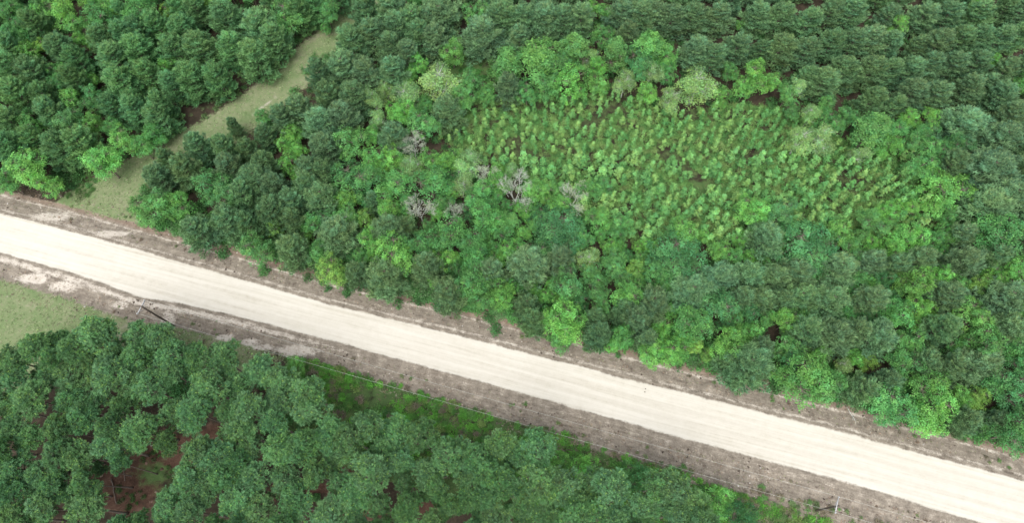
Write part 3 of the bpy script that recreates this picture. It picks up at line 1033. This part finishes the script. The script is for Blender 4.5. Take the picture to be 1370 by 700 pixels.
# dark clods, chips and twigs on the verges and needle floor
def clod_mesh():
    m = MB()
    th = np.linspace(0, 2 * PI, 7, endpoint=False)
    r1, r2 = rng.uniform(.7, 1.2, 7), rng.uniform(.35, .7, 7)
    V = [(r1[i] * math.cos(t), r1[i] * math.sin(t), -0.2) for i, t in enumerate(th)] + [(r2[i] * math.cos(t + .2), r2[i] * math.sin(t + .2), rng.uniform(.4, .6)) for i, t in enumerate(th)] + [(0, 0, .7)]
    q = [(i, (i + 1) % 7, 7 + (i + 1) % 7, 7 + i) for i in range(7)]
    t3 = [(14, 7 + i, 7 + (i + 1) % 7) for i in range(7)]
    m.add(V, t3, q)
    return m.mesh('clod', M_DRY)


def stick_mesh():
    m = MB()
    m.tube([(-2.2, 0, 0.1), (-.6, .2, .22), (.9, -.1, .18), (2.3, .25, .12)], [.12, .11, .09, .05], 4)
    m.tube([(.3, 0, .2), (.9, .7, .3), (1.2, 1.1, .25)], [.07, .05, .03], 3)
    return m.mesh('stick', M_DRY)


CL = [clod_mesh() for _ in range(4)]
pl = []
for x, y, s, sz, c in scatter(420, on_verge, lambda: random.choice([(.07, .055, .045), (.16, .12, .1), (.45, .42, .38), (.3, .25, .2)]), (0.07, 0.24)):
    pl.append((x, y, s, s * .8, c))
for x0, y0, n in ((455, 478, 12), (312, 358, 5), (740, 470, 7), (875, 521, 3), (765, 600, 14), (190, 405, 10), (1000, 620, 10)):
    for _ in range(n):
        x, y, _k = at(x0 + rng.normal(0, 10), y0 + rng.normal(0, 4))
        s = rng.uniform(.06, .2)
        pl.append((x, y, s * rng.uniform(1, 1.8), s * .8, np.array((.08, .065, .052)) * rng.uniform(.8, 1.8)))
for _ in range(160):
    px, py = rng.uniform(100, 640), rng.uniform(560, 700)
    if ell(px, py, RED) > 0:
        x, y, _k = at(px, py)
        s = rng.uniform(.12, .4)
        pl.append((x, y, s, s * .6, np.array(random.choice([(.2, .13, .1), (.1, .065, .05), (.22, .17, .13)]))))
bake(CL, pl, 'debris', 'dark clods and broken twigs scattered on the verges and needle floor', 'debris', M_DRY)


# ------------------------------------------------------------------ ground sheets
def ground_material():
    m, n, l, p = mat('soil')
    geo = n.new('ShaderNodeNewGeometry')
    ua = n.new('ShaderNodeAttribute')
    ua.attribute_name = 'along'
    za = n.new('ShaderNodeAttribute')
    za.attribute_name = 'zone_a'
    zb = n.new('ShaderNodeAttribute')
    zb.attribute_name = 'zone_b'
    sa = n.new('ShaderNodeSeparateColor')
    sb = n.new('ShaderNodeSeparateColor')
    l.new(za.outputs['Color'], sa.inputs[0])
    l.new(zb.outputs['Color'], sb.inputs[0])

    def noise(scale, detail=5, rough=.6, vec=None, stretch=None):
        t = n.new('ShaderNodeTexNoise')
        t.inputs['Scale'].default_value = scale
        t.inputs['Detail'].default_value = detail
        t.inputs['Roughness'].default_value = rough
        if stretch:
            mp = n.new('ShaderNodeMapping')
            mp.inputs['Scale'].default_value = stretch
            l.new(ua.outputs['Vector'], mp.inputs[0])
            l.new(mp.outputs[0], t.inputs['Vector'])
        else:
            l.new(geo.outputs['Position'], t.inputs['Vector'])
        return t.outputs[0]

    def ramp(fac, stops):
        r_ = n.new('ShaderNodeValToRGB')
        e = r_.color_ramp.elements
        while len(e) < len(stops):
            e.new(.5)
        for q, (pos, c) in zip(e, stops):
            q.position = pos
            q.color = (*c, 1)
        l.new(fac, r_.inputs[0])
        return r_.outputs[0]

    def mth(op, a, b=None, clamp=False):
        q = n.new('ShaderNodeMath')
        q.operation = op
        q.use_clamp = clamp
        for i, s in enumerate((a, b)):
            if s is None:
                continue
            if isinstance(s, (int, float)):
                q.inputs[i].default_value = s
            else:
                l.new(s, q.inputs[i])
        return q.outputs[0]

    def edge(wt, nz, k=0.9, sharp=5.0):
        """ragged threshold of a soft zone weight"""
        q = mth('ADD', wt, mth('MULTIPLY', mth('SUBTRACT', nz, .5), k))
        return mth('ADD', mth('MULTIPLY', mth('SUBTRACT', q, .5), sharp), .5, True)

    def mix(f, a, b):
        q = n.new('ShaderNodeMixRGB')
        l.new(f, q.inputs[0])
        l.new(a, q.inputs[1])
        l.new(b, q.inputs[2])
        return q.outputs[0]
    nb, nm_, nf = noise(.12, 4), noise(.7, 6, .65), noise(4.5, 6, .7)
    st = noise(1.0, 6, .68, stretch=(.045, 1.7, 1))
    st2 = noise(1.0, 4, .6, stretch=(.35, 2.6, 1))
    nmix = mth('ADD', mth('MULTIPLY', nm_, .55), mth('MULTIPLY', nf, .45))
    floor = ramp(nmix, [(.35, (.032, .028, .02)), (.5, (.058, .047, .034)), (.65, (.11, .085, .062))])
    red = ramp(nmix, [(.33, (.05, .033, .025)), (.5, (.115, .066, .048)), (.68, (.21, .145, .11))])
    gm = mth('ADD', mth('MULTIPLY', nb, .45), mth('MULTIPLY', nmix, .55))
    grass = ramp(gm, [(.32, (.105, .165, .07)), (.44, (.165, .235, .105)), (.54, (.235, .27, .15)), (.66, (.37, .35, .27))])
    grass2 = ramp(nmix, [(.34, (.05, .095, .035)), (.52, (.09, .16, .055)), (.68, (.17, .185, .09))])
    vmix = mth('ADD', mth('MULTIPLY', st2, .25), mth('MULTIPLY', nmix, .75))
    verge = ramp(vmix, [(.33, (.10, .078, .062)), (.44, (.2, .174, .145)), (.54, (.305, .268, .222)), (.66, (.5, .445, .38))])
    vred = ramp(vmix, [(.34, (.13, .088, .066)), (.48, (.215, .166, .13)), (.64, (.36, .285, .23))])
    pale = ramp(vmix, [(.36, (.4, .35, .3)), (.5, (.56, .51, .45)), (.64, (.68, .64, .57))])
    rd = mth('ADD', mth('MULTIPLY', st, .6), mth('MULTIPLY', nmix, .4))
    road = ramp(rd, [(.34, (.50, .462, .39)), (.46, (.63, .60, .53)), (.58, (.695, .668, .605))])
    rutc = ramp(rd, [(.34, (.34, .295, .235)), (.6, (.50, .455, .385))])
    c = floor
    c = mix(edge(sb.outputs[0], nm_), c, red)
    c = mix(edge(sb.outputs[2], nm_), c, grass2)
    c = mix(edge(sa.outputs[2], nm_, 1.5, 2.5), c, grass)
    c = mix(edge(sa.outputs[1], nmix, .9, 4), c, verge)
    c = mix(mth('MULTIPLY', edge(sa.outputs[1], nmix, .9, 4), edge(zb.outputs['Alpha'], nb, .5, 2)), c, vred)
    c = mix(edge(sb.outputs[1], vmix, 1.5, 4), c, pale)
    c = mix(edge(sa.outputs[0], mth('ADD', mth('MULTIPLY', vmix, .6), mth('MULTIPLY', nb, .4)), 1.7, 4), c, road)
    c = mix(mth('MULTIPLY', mth('MULTIPLY', za.outputs['Alpha'], .62), mth('MULTIPLY', mth('SUBTRACT', st, .25), 1.5, True)), c, rutc)
    ground_scale = n.new('ShaderNodeMixRGB')  # scales every ground colour down evenly to offset the raised exposure
    ground_scale.blend_type = 'MULTIPLY'
    ground_scale.inputs[0].default_value = 1
    ground_scale.inputs[2].default_value = (.755, .745, .72, 1)
    l.new(c, ground_scale.inputs[1])
    l.new(ground_scale.outputs[0], p.inputs['Base Color'])
    p.inputs['Roughness'].default_value = .95
    p.inputs['Specular IOR Level'].default_value = .1
    bp = n.new('ShaderNodeBump')
    bp.inputs['Strength'].default_value = .5
    bp.inputs['Distance'].default_value = .12
    l.new(mth('MULTIPLY', nmix, mth('SUBTRACT', 1.15, sa.outputs[0])), bp.inputs['Height'])
    l.new(bp.outputs[0], p.inputs['Normal'])
    return m


print('ground')
STEP = 0.3
gx = np.concatenate([np.array([-900, -500, -300, -200, -150]), np.arange(-128, 128.01, STEP), np.array([150, 200, 300, 500, 900])])
gy = np.concatenate([np.array([-800, -400, -200, -100, -40, -14]), np.arange(-4, 130.01, STEP), np.array([140, 160, 220, 350, 600, 1000])])
X, Y = np.meshgrid(gx, gy)
u, v = roaduv(X, Y)
VU, VL = v_up(X, Y), v_lo(X, Y)
inr = np.maximum(VU, VL)
Z = gz(X, Y)
far = (np.abs(X) > 129) | (Y < -5) | (Y > 131)
w_road = smooth(.45, -1.25, inr)
# verge widths in metres, wider where the photo shows it
PXX = 685 + F * X / (np.maximum(F * 0 + (Y * math.sin(TILT) + H * math.cos(TILT)), 5))
wv_up = np.interp(PXX, [0, 150, 300, 500, 700, 900, 1100, 1370], [4.5, 4.5, 6.2, 7.2, 7.5, 7.5, 7.5, 7.5])
wv_lo = np.interp(PXX, [0, 100, 200, 350, 500, 700, 900, 1370], [4.6, 4.6, 4.2, 4.2, 4.3, 4.9, 6.4, 9.2])
w_verge = np.where(VU > 0, smooth(wv_up + 1.2, wv_up - 1.2, VU), smooth(wv_lo + 1.4, wv_lo - 1.4, VL))
dtr = polydist(X, Y, TRACK)
w_grass = smooth(5.8, 3.0, dtr - 4.5 * smooth(16, 5, VU)) * (VU > 0)
w_verge = np.maximum(w_verge, .30 * smooth(6.0, 3.5, dtr) * smooth(3, 9, VU))
lowg = (VL > 0) * smooth(430, 300, PXX) * smooth(13, 9, VL - 12 * smooth(110, 40, PXX))
w_grass = np.maximum(w_grass, lowg)
# pixel-shaped floor patches laid on the ground
PYY = 350 - F * (math.cos(TILT) * Y - math.sin(TILT) * H) / np.maximum(Y * math.sin(TILT) + H * math.cos(TILT), 5)


def patch(L):
    r_ = np.zeros_like(X)
    for a, b, c, d in L:
        r_ = np.maximum(r_, 1.15 - 0.7 * np.hypot((PXX - a) / c, (PYY - b) / d))
    return np.clip(r_, 0, 1)


w_red = np.maximum(patch(RED), patch([(455, 36, 16, 22), (203, 118, 12, 12)]))
w_red = np.maximum(w_red * .9, np.where((VL > 14), .22, 0))
w_green = np.maximum(patch([(930, 256, 55, 16), (612, 92, 46, 26)]), .62 * patch([(208, 636, 40, 28), (225, 665, 26, 34)]))
w_green = np.maximum(w_green, np.where((VL > 2) & (VL < 20) & (PXX > 380), .62, 0))
w_green = np.maximum(w_green, np.where((VU > 30) & inpoly(PXX, PYY, CLEAR), .48, 0))
w_pale = smooth(.9, .1, polydist(X, Y, RUT)) * (.22 + .28 * np.exp(-((PXX - 352) / 20) ** 2))
w_pale = np.maximum(w_pale, np.where(VU > 0, .5 * np.exp(-((VU - .5) / .6) ** 2), (.34 + .28 * smooth(520, 300, PXX)) * np.exp(-((VL - .8) / .9) ** 2)))
w_pale = np.maximum(w_pale, patch([(45, 372, 26, 8), (85, 383, 26, 8), (225, 425, 10, 10), (335, 458, 14, 7), (350, 465, 18, 5), (395, 470, 34, 9), (160, 408, 12, 6), (300, 452, 14, 6), (70, 290, 30, 7), (150, 312, 30, 5)]) * .85)
w_pale = np.maximum(w_pale, np.where(VU > 0, .5 * np.exp(-((VU - 3.4) / .45) ** 2), 0))
vredw = np.where(VU > 0, smooth(2.6, 5.0, VU), .25)
# wheel lines on the road: fraction across
fr_ = -VU / np.maximum(-VU - VL, .1)
rut = np.zeros_like(X)
for fc, wd, x0 in ((.40, .04, 520), (.62, .045, 470), (.22, .035, 900), (.80, .035, 760)):
    rut = np.maximum(rut, np.exp(-((fr_ - fc - .012 * np.sin(u * .05)) / wd) ** 2) * smooth(x0, x0 + 320, PXX))
rut *= (inr < 0)
w_road = np.where(far & (inr > 0), 0, w_road)
ZA = np.stack([w_road, w_verge, w_grass, rut], -1)
ZB = np.stack([w_red, w_pale, w_green, vredw], -1)
M_SOIL = ground_material()
ny, nx = X.shape
cx = (inr[:-1, :-1] + inr[1:, 1:]) / 2
cu = (VU[:-1, :-1] + VU[1:, 1:]) / 2
cg = (dtr[:-1, :-1] + dtr[1:, 1:]) / 2
cv = (w_verge[:-1, :-1] + w_verge[1:, 1:]) / 2
cls = np.zeros((ny - 1, nx - 1), int)
cls[(cg < 4.6) & (cu > 4)] = 3
cls[cv > .5] = 2
cls[cx < 0] = 1
idx = np.arange(ny * nx).reshape(ny, nx)
Q = np.stack([idx[:-1, :-1], idx[:-1, 1:], idx[1:, 1:], idx[1:, :-1]], -1)
P3 = np.stack([X, Y, Z], -1).reshape(-1, 3)
AL = np.stack([u, v, np.zeros_like(u)], -1).reshape(-1, 3)
for ci, nm in enumerate(('ground', 'dirt_road', 'verge', 'grass_track')):
    q = Q[cls == ci]
    used, inv = np.unique(q, return_inverse=True)
    q = inv.reshape(-1, 4)
    me = bpy.data.meshes.new(nm)
    me.vertices.add(len(used))
    me.vertices.foreach_set('co', P3[used].astype(np.float32).ravel())
    me.loops.add(q.size)
    me.loops.foreach_set('vertex_index', q.ravel().astype(np.int32))
    me.polygons.add(len(q))
    me.polygons.foreach_set('loop_start', (np.arange(len(q)) * 4).astype(np.int32))
    me.update(calc_edges=True)
    me.polygons.foreach_set('use_smooth', np.ones(len(q), bool))
    for an, A in (('zone_a', ZA), ('zone_b', ZB)):
        ca = me.color_attributes.new(an, 'FLOAT_COLOR', 'POINT')
        ca.data.foreach_set('color', A.reshape(-1, 4)[used].astype(np.float32).ravel())
    va = me.attributes.new('along', 'FLOAT_VECTOR', 'POINT')
    va.data.foreach_set('vector', AL[used].astype(np.float32).ravel())
    me.materials.append(M_SOIL)
    tag(link(nm, me), None, None, None, 'structure')


# ------------------------------------------------------------------ power poles and wires
def power_pole(base_px, top_px, h, arm_px, label):
    bx, by, _ = at(*base_px)
    tx, ty, _ = at(*top_px, h)
    o = link('power_pole', None, None, (bx, by, float(gz(bx, by))))
    tag(o, label, 'power pole', 'power poles along the lower verge')
    lean = np.array([tx - bx, ty - by])
    m = MB()
    zz = np.linspace(-.5, h + .35, 8)
    f = zz / h
    m.tube(np.stack([lean[0] * f, lean[1] * f, zz], 1), np.linspace(.19, .135, 8), 12)
    link('pole', m.mesh('pole', M_POLE), o)
    a = np.array([arm_px[0] - arm_px[2], arm_px[1] - arm_px[3]])
    p0, p1 = np.array(at(arm_px[0], arm_px[1], h)[:2]), np.array(at(arm_px[2], arm_px[3], h)[:2])
    ctr = (p0 + p1) / 2 - np.array([bx, by])
    ax = unit(p1 - p0)
    L = np.linalg.norm(p1 - p0)
    off = np.array([-ax[1], ax[0]]) * .2
    am = MB()
    am.box((lean[0] + off[0] + (ctr - lean) @ ax * ax[0], lean[1] + off[1] + (ctr - lean) @ ax * ax[1], h), L, .13, .16, (ax[0], ax[1], 0))
    arm = link('crossarm', am.mesh('crossarm', M_ARM), o)
    for sg in (-1, 1):
        b = MB()
        q = lean + off + ((ctr - lean) @ ax + sg * L * .3) * ax
        b.tube([(q[0], q[1], h - .08), (lean[0] + off[0] * .5, lean[1] + off[1] * .5, h - 1.0)], [.03, .03], 5)
        link('brace', b.mesh('brace', M_STEEL), o)
    ends = []
    for sg in (-1, 1):
        q = lean + off + ((ctr - lean) @ ax + sg * (L / 2 - .12)) * ax
        b = MB()
        prof = [(.02, .08), (.03, .16), (.09, .18), (.09, .21), (.05, .23), (.08, .26), (.08, .29), (.045, .31), (.05, .36), (.02, .37)]
        b.tube([(q[0], q[1], h + z) for _, z in prof], [r_ for r_, _ in prof], 10)
        link('insulator', b.mesh('insulator', M_PORC), arm)
        ends.append(np.array([bx + q[0], by + q[1], h + .36 + float(gz(bx, by))]))
    return ends


e1 = power_pole((232.4, 436), (189.5, 410.4), 10.2, (182.5, 420.5, 193, 401), 'dark leaning power pole with pale crossarm beside a pale sandy patch')
e2 = power_pole((1091.6, 684.2), (1121.5, 677.7), 9.6, (1120.3, 689, 1125, 666), 'dark power pole with pale crossarm beside a green weed patch')


def wire(p, q, sag, label):
    m = MB()
    t = np.linspace(0, 1, 25)[:, None]
    P = p + (q - p) * t
    P[:, 2:] -= 4 * sag * t * (1 - t)
    m.tube(P, np.full(25, .013), 5)
    tag(link('power_line', m.mesh('power_line', M_WIRE)), label, 'power line', 'power lines along the lower verge')


wire(e1[0], e2[0], .9, 'pale thin power line strung between the poles, over the green weeds')
wire(e1[1], e2[1], .9, 'pale thin power line strung between the poles, nearer the dirt road')
for i, (e, nm) in enumerate(((0, 'forest side'), (1, 'road side'))):
    d = e2[e] - e1[e]
    wire(e2[e], e2[e] + d * .5, .4, f'pale thin power line running on past the weed-patch pole, {nm}')


# ------------------------------------------------------------------ fallen wood
def fallen(px0, px1, r, mt, name, label, twigs=0):
    a, b = np.array([*at(*px0)[:2], 0]), np.array([*at(*px1)[:2], 0])
    a[2], b[2] = gz(a[0], a[1]) + r + .05, gz(b[0], b[1]) + r + .05
    L = np.linalg.norm(b - a)
    m = MB()
    t = np.linspace(0, 1, 7)[:, None]
    P = (a + (b - a) * t) - a + rng.normal(0, .05, (7, 3)) * np.array([1, 1, .2])
    m.tube(P, np.linspace(r, r * .5, 7), 7)
    d = unit(b - a)
    for i in range(twigs):
        s = rng.uniform(.35, .95)
        sd_ = np.cross(d, (0, 0, 1)) * rng.choice([-1, 1])
        p = (b - a) * s
        q = p + (d * rng.uniform(.4, .9) + sd_ * rng.uniform(.4, .9)) * L * .25 + np.array([0, 0, .15])
        m.tube([p, (p + q) / 2 + rng.normal(0, .05, 3), q], [r * .5, r * .35, r * .15], 5)
    o = link(name, m.mesh(name, mt), None, a)
    tag(o, label, 'fallen wood')


fallen((1133, 545), (1146, 566), .05, M_GREY, 'fallen_branch', 'pale forked dead branch lying on the brown verge below the pines', 5)
fallen((150, 642), (156, 676), .11, M_BARK, 'fallen_log', 'dark fallen log across the red needle floor with a pale broken end')
fallen((162, 610), (168, 644), .10, M_BARK, 'fallen_log', 'dark fallen log lying beside mossy ground in the pine opening')
fallen((202, 597), (232, 592), .06, M_GREY, 'fallen_branch', 'pale thin branch lying on red needles in the pine opening', 2)
print('done')
